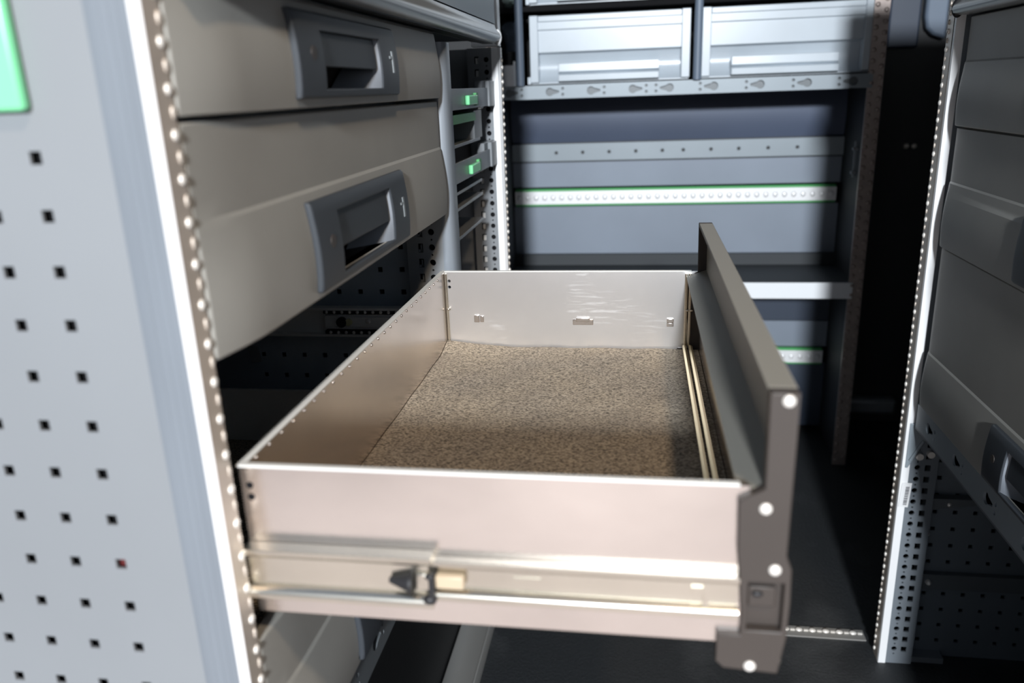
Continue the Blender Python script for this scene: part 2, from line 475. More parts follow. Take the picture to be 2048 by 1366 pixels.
def drawer_closed(cab, sgn, xf, zt, zc, zb, y0, y1, hy, label, far_y_sign=1):
    """hy: (plate y0, recess y0, recess y1, plate y1), the scoop is at recess y1"""
    drawer_mb = MB()
    HZ0 = zb + 0.0225      # recess bottom
    HZ1 = zc - 0.032       # recess top
    ZP0 = zb + 0.011
    ZP1 = zc - 0.010
    a, b, c, d = hy
    zs = sorted(set([zb, HZ0, HZ1, zc, zt] + [zc + (zb - zc) * t for t in PROF_STEPS] + [zc + 0.0045] * (zt - zc > 0.02) + [zc + (zt - zc) * t for t in (0.25, 0.5, 0.75)] + [ZP0, ZP1]))
    zs2 = [zs[0]]
    for z in zs[1:]:
        if z - zs2[-1] > 1e-4:
            zs2.append(z)
    zs = zs2
    ys = [y0, y0 + 0.02, y0 + 0.05, y0 + 0.08, y0 + 0.11, b, c, y1 - 0.028, y1 - 0.016, y1 - 0.008, y1 - 0.003, y1]
    fo = lambda z: front_off(z, zt, zc, zb)
    def outer(y, z):
        u = max(0.0, 1 - (y - y0) / 0.11)
        w = max(0.0, 1 - (y1 - y) / 0.028)
        return xf + sgn * (fo(z) * (1 - 0.8 * u * u) * (1 - 0.4 * w * w) - 0.0085 * u * u - 0.004 * w * w)
    inner = lambda y, z: xf + sgn * (fo(z) - 0.022)
    inhole = lambda i, j: i == 5 and zs[j] >= HZ0 - 1e-6 and zs[j + 1] <= HZ1 + 1e-6
    drawer_mb.grid_slab(ys, zs, lambda i, j: not inhole(i, j), outer, inner)
    dr = drawer_mb.build('drawer', MT['front'], cab, bevel=0.0025, smooth=22)
    dr['label'] = label
    # the dark grip plate following the bulge
    zsp = [z for z in zs if ZP0 - 1e-6 <= z <= ZP1 + 1e-6]
    yp = [a, a + 0.012, b, c, d - 0.01, d]
    pm = MB()
    def po(y, z):
        e = 0.010
        if y == a or y == d: e = 0.0085
        if z == zsp[0] or z == zsp[-1]: e -= 0.003
        return xf + sgn * (fo(z) + e)
    pm.grid_slab(yp, zsp, lambda i, j: not (i == 2 and zsp[j] >= HZ0 - 1e-6 and zsp[j + 1] <= HZ1 + 1e-6), po, lambda y, z: xf + sgn * (fo(z) - 0.001))
    pm.build('handle_plate', MT['handle'], dr, bevel=0.0025, smooth=40)
    # flap
    zsf = [z for z in zs if z >= HZ0 + (HZ1 - HZ0) * 0.36 and z <= HZ1]
    fm = MB()
    fm.grid_slab([b + 0.001, c - 0.010], zsf, lambda i, j: True, lambda y, z: xf + sgn * (fo(z) + 0.0035), lambda y, z: xf + sgn * (fo(z) - 0.004))
    fm.build('handle_flap', MT['handle_dk'], dr, bevel=0.0015)
    # finger recess: a tub with a slanted far wall
    tm = MB()
    X0 = xf + sgn * 0.010; XD = xf - sgn * 0.045
    def q(*p): tm.quad(p)
    tm.box(min(XD, XD - sgn * 0.003), max(XD, XD - sgn * 0.003), b, c, HZ0, HZ1)
    tm.box(min(XD, xf), max(XD, xf), b - 0.003, b, HZ0, HZ1)
    tm.box(min(XD, X0 - sgn * 0.004), max(XD, X0 - sgn * 0.004), b, c, HZ0 - 0.003, HZ0)
    tm.build('finger_recess', MT['cap'], dr)
    sm = MB()
    zsc = [HZ0 + (HZ1 - HZ0) * t / 8 for t in range(9)]
    # scoop vane: wide at the bottom, a sliver at the top
    prev = None
    for z in zsc:
        t = (z - HZ0) / (HZ1 - HZ0)
        w = 0.075 * max(0.0, 1 - t * 2.0) ** 0.8
        xo = xf + sgn * (fo(z) + 0.0065)
        row = [(xo, c - 0.0005, z), (xo - sgn * 0.010, c - 0.006 - w * 0.25, z), (xf - sgn * 0.040, c - 0.010 - w, z), (xf - sgn * 0.040, c, z)]
        if prev:
            for k in range(4):
                q2 = (k + 1) % 4
                sm.quad((prev[k], prev[q2], row[q2], row[k]))
        else:
            sm.quad(row)
        prev = row
    sm.quad(prev)
    so = sm.build('grip_scoop', MT['scoop'], dr); so['label'] = 'curved end of the finger grip, paled as if daylit'
    # emblem, cast on the far side of the plate
    em = MB()
    ey = (c + d) / 2 + 0.006 if sgn > 0 else (a + b) / 2 - 0.010
    ly = (a + b) / 2 + 0.005 if sgn > 0 else (c + d) / 2
    ez = (ZP0 + ZP1) / 2
    def bulge_box(mb, y0_, y1_, z0_, z1_, o0, o1):
        mb.grid_slab([y0_, y1_], [z0_, (z0_ + z1_) / 2, z1_], lambda i, j: True, lambda y, z: xf + sgn * (fo(z) + o1), lambda y, z: xf + sgn * (fo(z) + o0))
    bulge_box(em, ey, ey + 0.008, ez - 0.018, ez + 0.016, 0.008, 0.0115)
    bulge_box(em, ey - 0.012, ey, ez + 0.004, ez + 0.008, 0.008, 0.0112)
    em.build('emblem', MT['emblem'], dr)
    lm = MB()
    zl = ez + 0.002; xl = xf + sgn * (fo(zl) + 0.0095)
    lm.cyl((xl - sgn * 0.004, ly, zl), (xl + sgn * 0.0012, ly, zl), 0.009, 18)
    lm.build('lock', MT['cap'], dr)
    return dr

def keyhole(u, v, s=1.0, flip=1):
    """teardrop slot plus its two little dots, 2D loops"""
    r = 0.017 * s
    pts = []
    for i in range(15):
        a = math.radians(40 + 280 * i / 14)
        pts.append((u - flip * r * -math.cos(a) * -1, v + r * math.sin(a)))
    # tail
    tip = u + flip * 0.040 * s
    loop = []
    for i in range(15):
        a = math.radians(40 + 280 * i / 14)
        loop.append((u + flip * r * math.cos(a), v + r * math.sin(a)))
    loop.append((tip, v - 0.004 * s)); loop.append((tip, v + 0.004 * s))
    dots = [circ(u + flip * 0.056 * s, v + 0.012 * s, 0.0065 * s, 8), circ(u + flip * 0.056 * s, v - 0.012 * s, 0.0065 * s, 8)]
    return [loop] + dots

# ================================================================== LEFT DRAWER CABINET
XL = -0.428
lc = thing('drawer_cabinet', 'grey drawer cabinet on the left with one long drawer pulled open', 'cabinet', (-0.75, 1.25, FZ))
# --- near side panel: perforated sheet, grooved edge profile, track strip
zt_p = 0.119
holes = []
for i in range(16):
    for j in range(30):
        x = -0.5665 - 0.0562 * i; z = -0.047 - 0.0555 * j
        if z < FZ + 0.05: continue
        holes.append(sq(x, z, 0.0124))
sp_ = MB(); sp_.plate(rect(-1.16, -0.489, FZ + 0.01, zt_p), holes, 1, 0.700, 0.7035)
near = sp_.build('side_panel', MT['panel'], lc, smooth=0)
near['label'] = 'perforated grey side panel nearest the camera'
pm = MB()
prof = [(-0.489, 0.6998)]
xs = -0.486
prof += [(-0.484, 0.6985), (-0.474, 0.6985), (-0.4735, 0.6990), (-0.4725, 0.6990), (-0.472, 0.6985), (-0.4645, 0.6985), (-0.464, 0.6990), (-0.463, 0.6990), (-0.4625, 0.6985), (-0.4555, 0.6985), (-0.455, 0.6990), (-0.4535, 0.6990), (-0.453, 0.6985), (-0.4455, 0.6985)]
prof += [(-0.4455, 0.733), (-0.489, 0.733)]
pm.prism(prof, 2, FZ, zt_p)
pm.build('edge_profile', MT['profile'], near, smooth=20)
MB().prism([(-0.4455, 0.6985), (-0.437, 0.706), (-0.4455, 0.709)], 2, FZ, zt_p).build('edge_chamfer', MT['edge'], near)
lashing_strip_x('track_strip', -0.4370, 1, 0.7065, 0.735, FZ, zt_p, near, 0.729)
# green end plate at the top of the panel
g = MB(); g.prism([(-1.0, -0.004), (-0.558, -0.004), (-0.5575, 0.119), (-1.0, 0.119)], 1, 0.686, 0.6995)
gp = g.build('nameplate', MT['green'], near, bevel=0.005, seg=3); gp['label'] = 'bright green plastic plate'
MB().box(-0.572, -0.561, 0.7065, 0.711, -0.497, -0.485).build('hole_plug', mat('dark_red_plug', (0.10, 0.012, 0.012), 0.5), near)
# backing so that the holes read dark
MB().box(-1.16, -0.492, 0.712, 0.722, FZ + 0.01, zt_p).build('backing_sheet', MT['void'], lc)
# --- far side panel: flange with round and square holes, perforated sheet, rounded edge profile
holes = []
for i in range(8):
    for j in range(15):
        holes.append(sq(-0.563 - 0.0552 * i, -0.075 - 0.0555 * j, 0.0125))
MB().plate(rect(-1.16, -0.530, -0.921, 0.118), holes, 1, 1.832, 1.838).build('side_panel', MT['sheet'], lc, smooth=0)
fl = [p for p in lc.children if p.name.startswith('side_panel')][-1]
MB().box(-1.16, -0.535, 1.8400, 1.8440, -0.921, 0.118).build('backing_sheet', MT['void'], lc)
holes = []
tabs = MB()
for j in range(-5, 38):
    z = -0.308 - 0.0357 * j
    if z < -0.89 or z > 0.09: continue
    holes.append(circ(-0.4705, z, 0.0076, 14)); holes.append(circ(-0.4705, z - 0.0178, 0.0027, 8))
    holes.append(sq(-0.4975, z - 0.001, 0.0125, 0.021))
    tabs.box(-0.5035, -0.4965, 1.782, 1.788, z - 0.0115, z - 0.006)
    tabs.box(-0.4985, -0.4952, 1.782, 1.788, z - 0.0115, z + 0.006)
fm = MB(); fm.plate(rect(-0.519, -0.444, -0.921, 0.118), holes, 1, 1.776, 1.782)
fm.box(-0.530, -0.519, 1.776, 1.836, -0.921, 0.118)
flo = fm.build('hole_flange', MT['panel'], fl, smooth=0)
tabs.build('flange_tab', MT['panel'], fl, smooth=0)
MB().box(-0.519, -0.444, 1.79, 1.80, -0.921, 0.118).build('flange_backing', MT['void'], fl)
pf = [(-0.444, 1.776), (-0.424, 1.776), (-0.418, 1.782), (-0.414, 1.792), (-0.414, 1.822), (-0.42, 1.832), (-0.444, 1.832)]
MB().prism(pf, 2, -0.921, 0.10).build('edge_profile', MT['profile'], fl, smooth=60)
# --- back and bottom of the carcass
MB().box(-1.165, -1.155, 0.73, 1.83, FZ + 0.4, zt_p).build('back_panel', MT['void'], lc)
# --- closed drawers
HY = (0.982, 1.064, 1.312, 1.408)
Y0, Y1 = 0.738, 1.762
drawer_closed(lc, 1, XL, 0.1185, 0.113, -0.0145, Y0, Y1, HY, 'closed drawer with handle, directly below the upper tray')
drawer_closed(lc, 1, XL, -0.0205, -0.121, -0.262, Y0, Y1, HY, 'closed drawer with handle, directly above the open drawer')
dD = drawer_closed(lc, 1, XL, -0.613, -0.713, -0.848, Y0, Y1, HY, 'closed drawer underneath the open drawer')
# its tray, seen through the gap above it
tb = MB()
tb.box(-1.05, -0.46, 1.728, 1.732, -0.83, -0.688)
tb.box(-1.05, -0.46, 0.76, 0.764, -0.83, -0.688)
tb.box(-1.05, -1.046, 0.76, 1.732, -0.83, -0.688)
tb.box(-1.05, -0.46, 0.76, 1.732, -0.835, -0.83)
tb.box(-1.05, -0.46, 1.726, 1.734, -0.690, -0.686)
tb.build('drawer_tray', MT['slide_in'], dD)
MB().box(-1.02, -0.49, 0.78, 1.71, -0.83, -0.815).build('tray_liner', MT['carpet'], dD)
# keyhole rail below the lowest drawer
hl = []
for i in range(7):
    hl += keyhole(0.825 + 0.128 * i, -0.884, 0.72, 1)
MB().plate(rect(0.742, 1.775, -0.921, -0.857), hl, 0, XL - 0.008, XL - 0.002).build('keyhole_rail', MT['keyrail'], lc)
MB().box(-1.15, XL - 0.012, 0.742, 1.775, -0.921, -0.915).build('bottom_shelf', MT['black'], lc)
MB().box(XL - 0.022, XL - 0.015, 0.742, 1.775, -0.915, -0.862).build('rail_backing', MT['void'], lc)
# fixed half of the far slide inside the bay, with its ball cage
sm = MB()
sm.prism([(1.800, -0.490), (1.775, -0.490), (1.775, -0.496), (1.794, -0.496), (1.794, -0.556), (1.775, -0.556), (1.775, -0.562), (1.800, -0.562)], 0, -1.00, XL - 0.01)
sl = sm.build('drawer_slide', MT['slide_in'], lc); sl['label'] = 'fixed slide rail inside the open drawer bay'
bc = MB()
bc.box(-0.752, -0.46, 1.777, 1.793, -0.5045, -0.4965); bc.box(-0.752, -0.46, 1.777, 1.793, -0.5555, -0.5475)
bc.build('ball_cage', MT['black'], sl)
for (bx, bz) in ((-0.744, -0.5005), (-0.738, -0.5515)):
    bb = MB()
    for i in range(15):
        bb.ball((bx + 0.0195 * i, 1.777, bz), 0.0042, 0.0042, 0.0042, 10, 6)
    bb.build('ball_row', MT['screw'], sl)
im = MB()
im.prism([(1.789, -0.508), (1.784, -0.508), (1.784, -0.512), (1.780, -0.514), (1.780, -0.538), (1.784, -0.540), (1.784, -0.545), (1.789, -0.545)], 0, -0.752, XL - 0.012)
im.box(-0.748, -0.718, 1.776, 1.784, -0.513, -0.5095); im.box(-0.748, -0.718, 1.776, 1.784, -0.541, -0.5375)
im.build('inner_rail', MT['slide_in'], sl)
MB().cyl((-0.707, 1.770, -0.525), (-0.707, 1.780, -0.525), 0.0125, 18).build('stop_buffer', MT['black'], sl)
MB().cyl((-0.690, 1.772, -0.525), (-0.690, 1.780, -0.525), 0.0085, 16).build('buffer_cap', MT['yellow'], sl)
MB().ball((-0.642, 1.780, -0.524), 0.0065, 0.004, 0.0065).build('rivet', MT['screw'], sl)
MB().prism([(-0.952, -0.585), (-0.926, -0.585), (-0.920, -0.625), (-0.946, -0.628)], 1, 1.76, 1.765).build('hanging_tab', MT['tray'], lc)

# --- the open drawer
zT, zBt = -0.390, -0.579
wb = MB()
t = 0.005
wb.box(-0.438, 0.1155, 0.750, 0.755, zBt, zT)                # near wall
wb.box(-0.438, -0.433, 0.755, 1.727, zBt, zT)               # left wall
wb.box(0.1345, 0.1385, 0.755, 1.727, zBt, zT - 0.014)         # wall behind the front
wb.box(-0.438, 0.1385, 0.755, 1.727, zBt, zBt + 0.004)       # bottom
for i in range(26):                                         # row of pressed dots under the left rim
    wb.ball((-0.433, 0.785 + 0.0352 * i, zT - 0.006), 0.0022, 0.0028, 0.0028, 10, 6)
dr = wb.build('drawer', MT['alu'], lc, bevel=0.0012)
dr['label'] = 'long open aluminium drawer pulled out across the aisle'
fw = MB()
fw.plate(rect(-0.438, 0.1385, zBt, zT), [circ(-0.4225, -0.4115, 0.0037), circ(-0.4225, -0.4255, 0.0037)], 1, 1.727, 1.732)
fw.build('drawer_wall', MT['alu_far'], dr)
rim = MB()
rim.box(-0.4395, 0.115, 1.7255, 1.7335, zT - 0.001, zT + 0.002)
rim.box(-0.4395, 0.105, 0.7485, 0.7565, zT - 0.001, zT + 0.002)
rim.box(-0.4395, -0.4315, 0.7565, 1.7255, zT - 0.001, zT + 0.002)
rim.build('drawer_rim', MT['slide_in'], dr, bevel=0.001)
for x in (-0.4295, 0.1045, 0.1125):
    cs = MB()
    cs.cyl((x, 1.7235, -0.556), (x, 1.7235, zT - 0.004), 0.0033, 10)
    cs.ball((x + 0.003, 1.7225, -0.476), 0.005, 0.004, 0.0035, 10, 6)
    cs.build('corner_strip', MT['zinc'], dr)
dvr = MB()
for x in (0.1035, 0.1165):
    dvr.prism([(x - 0.0042, -0.5605), (x + 0.0042, -0.5605), (x + 0.0042, -0.556), (x, -0.5535), (x - 0.0042, -0.556)], 1, 0.757, 1.720)
do = dvr.build('divider_rail', MT['brass'], dr); do['label'] = 'pair of brassy rails along the drawer bottom'
for nm, x, w in (('wall_clip', -0.357, 0.022), ('wall_clip', -0.120, 0.046), ('wall_clip', 0.072, 0.015)):
    c = MB()
    if w > 0.04:
        c.box(x - w / 2, x + w / 2, 1.7245, 1.7275, -0.512, -0.499)
        c.box(x - w / 3, x + w / 3, 1.7195, 1.7245, -0.503, -0.4945)
    elif w > 0.02:
        c.box(x - w / 2, x + 0.001, 1.7215, 1.7275, -0.507, -0.490); c.box(x + 0.0025, x + w / 2, 1.7235, 1.7275, -0.507, -0.492)
    else:
        c.box(x - w / 2, x + w / 2, 1.7215, 1.7275, -0.504, -0.4955); c.box(x - w / 2, x + w / 2, 1.7235, 1.7275, -0.514, -0.505)
    c.build(nm, MT['alu'], dr, bevel=0.0012)
# two bolt holes at the near wall's left end
hh = MB()
for z in (-0.413, -0.4275):
    hh.cyl((-0.4265, 0.7494, z), (-0.4265, 0.7512, z), 0.0042, 14)
hh.build('bolt_hole', MT['void'], dr)
# near slide: outer member, inner member, latch and black release
so = MB()
so.prism([(0.749, -0.484), (0.731, -0.484), (0.730, -0.489), (0.733, -0.494), (0.740, -0.496), (0.740, -0.533), (0.733, -0.536), (0.730, -0.541), (0.731, -0.547), (0.749, -0.547)], 0, -0.4375, -0.219)
sr = so.build('drawer_slide', MT['zinc'], dr, smooth=50)
si = MB()
si.prism([(0.749, -0.490), (0.737, -0.490), (0.736, -0.494), (0.738, -0.4985), (0.745, -0.500), (0.745, -0.528), (0.738, -0.530), (0.736, -0.534), (0.737, -0.540), (0.749, -0.540)], 0, -0.219, 0.108)
si.box(-0.13, -0.10, 0.7435, 0.745, -0.512, -0.509)
si.box(0.060, 0.078, 0.742, 0.745, -0.5145, -0.507); si.box(0.072, 0.078, 0.741, 0.745, -0.532, -0.497)
si.build('slide_rail', MT['zinc'], dr, smooth=50)
bl = MB()
bl.cyl((-0.268, 0.735, -0.5145), (-0.244, 0.735, -0.5165), 0.0035, 12, 0.0115)
bl.cyl((-0.244, 0.735, -0.5165), (-0.2405, 0.735, -0.5165), 0.0135, 14)
bl.box(-0.222, -0.216, 0.729, 0.741, -0.5385, -0.5055)
bl.ball((-0.223, 0.733, -0.536), 0.008, 0.006, 0.006); bl.ball((-0.221, 0.733, -0.5065), 0.006, 0.005, 0.004)
bl.build('release_lever', MT['black'], dr)
MB().box(-0.216, -0.184, 0.734, 0.744, -0.523, -0.5065).build('latch_block', MT['tan'], dr, bevel=0.002)
MB().box(-0.2395, -0.2225, 0.736, 0.741, -0.528, -0.506).build('latch_plate', MT['zinc'], dr, bevel=0.002)
# drawer front: hollow panel with a ledge over the drawer wall, end caps
FX0, FX1 = 0.127, 0.155
fp = MB()
zc_, zb_, zt_ = -0.467, -0.608, -0.286
zz = [zb_ + (zc_ - zb_) * i / 8 for i in range(9)] + [-0.42, -0.39, -0.34, zt_ - 0.0072]
fp.grid_slab([0.757, 1.723], zz, lambda i, j: True, lambda y, z: FX1 + front_off(z, zt_, zc_, zb_) * 0.55, lambda y, z: (FX1 - 0.010))
fp.box(FX0, FX1, 0.757, 1.723, zt_ - 0.007, zt_)                              # top return
fp.prism([(0.1035, -0.4005), (0.1465, -0.385), (0.1465, -0.400), (0.1055, -0.4075)], 1, 0.757, 1.723)   # ledge
fp.build('drawer_front', MT['inner'], dr, bevel=0.0012, smooth=25)
# the same grip plate on its outer face
fo_c = lambda z: FX1 + front_off(z, zt_, zc_, zb_) * 0.55
hm_ = MB(); hz_ = [z for z in zz if -0.598 <= z <= -0.475]
hm_.grid_slab([0.99, 1.07, 1.31, 1.415], hz_, lambda i, j: not (i == 1 and 1 <= j <= len(hz_) - 3), lambda y, z: fo_c(z) + 0.010, lambda y, z: fo_c(z) - 0.0005)
hm_.build('handle_plate', MT['handle'], dr, bevel=0.002)
hf_ = MB(); hf_.grid_slab([1.071, 1.30], hz_[2:], lambda i, j: True, lambda y, z: fo_c(z) + 0.005, lambda y, z: fo_c(z) - 0.0003)
hf_.build('handle_flap', MT['handle_dk'], dr)
capo = [(FX0, zt_), (FX1, zt_), (0.1545, -0.40), (0.1538, -0.465), (0.1595, -0.480), (0.1605, -0.52), (0.1592, -0.565), (0.153, -0.609),
        (0.096, -0.606), (0.088, -0.598), (0.088, -0.563), (0.112, -0.563), (0.112, -0.540), (0.1085, -0.500), (0.1045, -0.460), (0.1030, -0.404), (0.128, -0.390)]
cav = rect(0.1175, 0.1535, -0.5565, -0.497)
for (ya, yb) in ((0.742, 0.757), (1.723, 1.738)):
    cm = MB()
    cm.plate(capo, [cav], 1, ya, yb)
    cm.box(0.1175, 0.1535, yb - 0.004, yb, -0.5565, -0.497) if ya < 1 else cm.box(0.1175, 0.1535, ya, ya + 0.004, -0.5565, -0.497)
    if ya < 1:
        cm.box(0.1185, 0.1465, 0.747, 0.753, -0.529, -0.505)
    co = cm.build('end_cap', MT['cap'], dr, bevel=0.0015, smooth=30)
    if ya < 1:
        for (sx, sz) in ((0.1447, -0.2945), (0.1297, -0.411), (0.1428, -0.481), (0.1237, -0.601)):
            MB().ball((sx, 0.742, sz), 0.0064, 0.0035, 0.0064, 16, 8).build('cap_screw', MT['screw'], dr)
        MB().ball((0.1275, 0.746, -0.513), 0.006, 0.003, 0.0035, 12, 6).build('cap_peg', MT['black'], dr)

# --- ribbed liner mat inside the open drawer (top-level: it lies in the drawer)
cm = MB()
nx, ny = 60, 60
MX0, MX1, MY0, MY1 = -0.432, 0.1335, 0.757, 1.7185
G = []
for i in range(nx + 1):
    row = []
    for j in range(ny + 1):
        x = MX0 + (MX1 - MX0) * i / nx; y = MY0 + (MY1 - MY0) * j / ny
        z = -0.5638 + 0.0012 * math.sin(x * 23 + 1) * math.sin(y * 11) + 0.0008 * math.sin(x * 51 - y * 37)
        cx = (x - MX0) / 0.085; cy = (MY1 - y) / 0.05
        z += 0.013 * math.exp(-(cx * cx) - cy * cy)
        row.append(cm.bm.verts.new((x, y, z)))
    G.append(row)
for i in range(nx):
    for j in range(ny):
        cm.bm.faces.new((G[i][j], G[i + 1][j], G[i + 1][j + 1], G[i][j + 1]))
H = []
for row in G:
    H.append([cm.bm.verts.new((v.co.x, v.co.y, -0.5745)) for v in row])
for i in range(nx):
    for (j) in (0, ny):
        cm.bm.faces.new((G[i][j], G[i + 1][j], H[i + 1][j], H[i][j]))
for j in range(ny):
    for i in (0, nx):
        cm.bm.faces.new((G[i][j], G[i][j + 1], H[i][j + 1], H[i][j]))
cm.bm.faces.new([H[0][0], H[0][ny], H[nx][ny], H[nx][0]])
tag(cm.build('drawer_mat', MT['carpet'], smooth=60, weld=False), 'coarse grey-brown liner mat lying in the open drawer', 'mat')

# ================================================================== UPPER TRAY ON THE LEFT
ut = thing('upper_tray', 'long grey upper tray with a rounded lip, above the left drawers', 'tray', (-0.75, 1.6, 0.12))
lipp = []
# rounded lip section (x, z)
for (x, z) in ((-0.47, 0.128), (-0.425, 0.124), (-0.402, 0.124), (-0.392, 0.130), (-0.388, 0.139), (-0.391, 0.149), (-0.400, 0.158), (-0.404, 0.166), (-0.405, 0.171), (-0.47, 0.171)):
    lipp.append((x, z))
MB().prism(lipp, 1, 0.742, 2.372).build('tray_lip', MT['lip'], ut, smooth=60)
MB().prism([(-0.47, 0.1735), (-0.4035, 0.1735), (-0.4035, 0.175), (-0.41, 0.55), (-0.47, 0.55)], 1, 0.742, 2.372).build('tray_front', MT['rail'], ut)
MB().box(-1.15, -0.47, 0.742, 2.372, 0.132, 0.15).build('tray_bottom', MT['panel_dark'], ut)
MB().box(-0.44, -0.412, 0.742, 2.372, 0.122, 0.1245).build('lip_seal', MT['black'], ut)
up_ = MB(); up_.box(-0.50, -0.418, 2.50, 2.545, 0.122, 0.55)
up_.build('tray_end_post', MT['edge'], ut)
em = MB(); em.ball((-0.398, 2.376, 0.138), 0.012, 0.010, 0.022, 12, 8)
em.build('lip_end_cap', MT['edge'], ut)

# ================================================================== LEFT TRAY RACK (narrow unit beyond the drawers)
tr = thing('tray_rack', 'narrow open rack with two pull-out trays, behind the left drawers', 'rack', (-0.75, 2.2, FZ))
YF = 2.50
holes = []
for j in range(-12, 30):
    z = -0.308 - 0.0357 * j
    if z < -0.89 or z > 0.09: continue
    holes.append(circ(-0.4565, z, 0.0075, 14)); holes.append(circ(-0.4565, z - 0.0178, 0.0027, 8))
    holes.append(sq(-0.4865, z - 0.001, 0.0135, 0.021))
fm = MB(); fm.plate(rect(-0.505, -0.440, -0.921, 0.118), holes, 1, YF, YF + 0.006)
fm.box(-0.515, -0.505, YF, YF + 0.05, -0.921, 0.118)
fm.box(-1.16, -0.51, YF + 0.045, YF + 0.05, -0.921, 0.118)
tsp = fm.build('side_panel', MT['panel'], tr, smooth=0)
ftb = MB()
for h in holes[2::3]:
    ftb.box(h[0][0] + 0.003, h[1][0], YF + 0.007, YF + 0.011, h[0][1], h[2][1] - 0.004)
ftb.build('flange_tab', MT['slide_in'], tsp, smooth=0)
fb = MB(); fb.box(-0.505, -0.440, YF + 0.02, YF + 0.03, -0.921, 0.118)
fb.build('flange_backing', MT['void'], tsp)
MB().prism([(-0.440, YF - 0.003), (-0.422, YF - 0.003), (-0.414, YF + 0.006), (-0.418, YF + 0.012), (-0.440, YF + 0.04)], 2, -0.921, 0.118).build('edge_chamfer', MT['edge'], tsp)
lashing_strip_x('track_strip', -0.4155, 1, YF + 0.008, YF + 0.045, -0.921, 0.118, tsp, YF + 0.035, 1.5)
MB().box(-1.16, -1.15, 1.86, YF + 0.04, -0.921, 0.118).build('back_panel', MT['void'], tr)
def pull_tray(z, yend, lab):
    m = MB()
    # front channel with a raised ear at its near end, floor and sides
    m.box(-0.446, -0.440, 1.862, 2.44, z - 0.050, z)
    m.box(-0.446, -0.440, 1.862, 1.905, z, z + 0.022)
    m.box(-1.10, -0.446, 1.862, 2.44, z - 0.050, z - 0.046)
    m.box(-0.452, -0.446, 1.862, 2.44, z - 0.050, z - 0.012)
    t_ = m.build('tray', MT['tray'], tr, bevel=0.001); t_['label'] = lab
    e = MB(); e.box(-0.447, -0.434, 2.41, 2.497, z - 0.052, z + 0.020); e.box(-0.470, -0.447, 2.36, 2.497, z - 0.012, z + 0.020)
    e.build('tray_bracket', MT['panel'], t_, bevel=0.002)
    l = MB(); l.box(-0.440, -0.428, 2.085, 2.195, z - 0.041, z - 0.017)
    lo = l.build('latch', MT['green_lt'], t_, bevel=0.003); lo['label'] = 'bright green push latch'
    l2 = MB(); l2.box(-0.440, -0.432, 2.197, 2.225, z - 0.044, z - 0.012)
    l2.build('latch_seat', MT['green_dk'], t_)
    return t_
t1 = pull_tray(0.004, 2.4, 'upper pull-out tray with a green latch')
t2 = pull_tray(-0.170, 2.4, 'lower pull-out tray with a green latch')
MB().box(-0.56, -0.447, 1.862, 2.25, -0.080, -0.058).build('lid_edge', MT['green_dk'], t1)
MB().box(-0.52, -0.452, 2.25, 2.36, -0.13, -0.055).build('tray_stop', MT['panel'], t1)
for z in (-0.130, -0.246, -0.286, -0.36):
    MB().box(-1.10, -0.452, 1.862, 2.33, z - 0.008, z).build('runner', MT['tray'], tr, bevel=0.001)
MB().box(-0.60, -0.575, 1.862, YF + 0.04, -0.921, -0.375).build('lower_panel', MT['panel_dark'], tr)
MB().ball((-0.62, 2.30, 0.095), 0.014, 0.012, 0.012).build('rivet', MT['screw'], tr)

# ================================================================== RIGHT DRAWER CABINET
XR = 0.757
rc = thing('drawer_cabinet', 'grey drawer cabinet on the right with three closed drawers', 'cabinet', (1.05, 1.7, FZ))
YR = 2.19
holes = []
for j in range(0, 34):
    z = -0.99 - 0.03587 * j + 0.03587 * 12
    if z < FZ + 0.03 or z > -0.55: continue
    holes.append(circ(0.7865, z, 0.0078, 14)); holes.append(circ(0.7865, z - 0.0179, 0.003, 8))
    holes.append(sq(0.8140, z - 0.001, 0.0155, 0.0185))
fm = MB(); fm.plate(rect(0.765, 0.832, FZ, ZB - 0.02), holes, 1, YR, YR + 0.006)
fm.box(0.832, 0.840, YR, YR + 0.056, FZ, ZB - 0.02)
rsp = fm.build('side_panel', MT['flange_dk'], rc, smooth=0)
rsp['label'] = 'far side panel with rows of round and square holes'
holes = []
for i in range(8):
    for j in range(14):
        z = -1.005 - 0.0553 * j
        if z < FZ + 0.03 or -1.44 < z < -1.41: continue
        holes.append(sq(0.868 + 0.0555 * i, z, 0.0125))
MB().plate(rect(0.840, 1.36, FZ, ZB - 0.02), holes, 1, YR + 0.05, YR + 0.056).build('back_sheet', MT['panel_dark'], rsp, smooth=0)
MB().box(0.765, 1.36, YR + 0.066, YR + 0.072, FZ, ZB - 0.02).build('backing_sheet', MT['void'], rsp)
MB().prism([(0.765, YR - 0.003), (0.7445, YR - 0.003), (0.7435, YR + 0.002), (0.7435, YR + 0.012), (0.765, YR + 0.03)], 2, FZ, ZB - 0.02).build('edge_chamfer', MT['edge'], rsp)
lashing_strip_x('track_strip', 0.7435, -1, YR + 0.006, YR + 0.05, FZ, ZB - 0.02, rsp, YR + 0.04, 1.3)
nearp = MB(); nearp.box(0.752, 1.36, 1.075, 1.085, FZ, ZB - 0.02)
nearp.build('side_panel', MT['panel'], rc)
MB().box(1.36, 1.37, 1.075, YR + 0.07, FZ, ZB - 0.02).build('back_panel', MT['void'], rc)
HR = (1.24, 1.345, 1.605, 1.700)
drawer_closed(rc, -1, XR, 0.122, 0.020, -0.1245, 1.09, 2.150, HR, 'topmost of the three closed drawers')
drawer_closed(rc, -1, XR, -0.1305, -0.262, -0.418, 1.09, 2.150, HR, 'middle one of the three closed drawers')
drawer_closed(rc, -1, XR, -0.424, -0.705, -0.850, 1.09, 2.150, HR, 'lowest and tallest of the three closed drawers')
hl = []
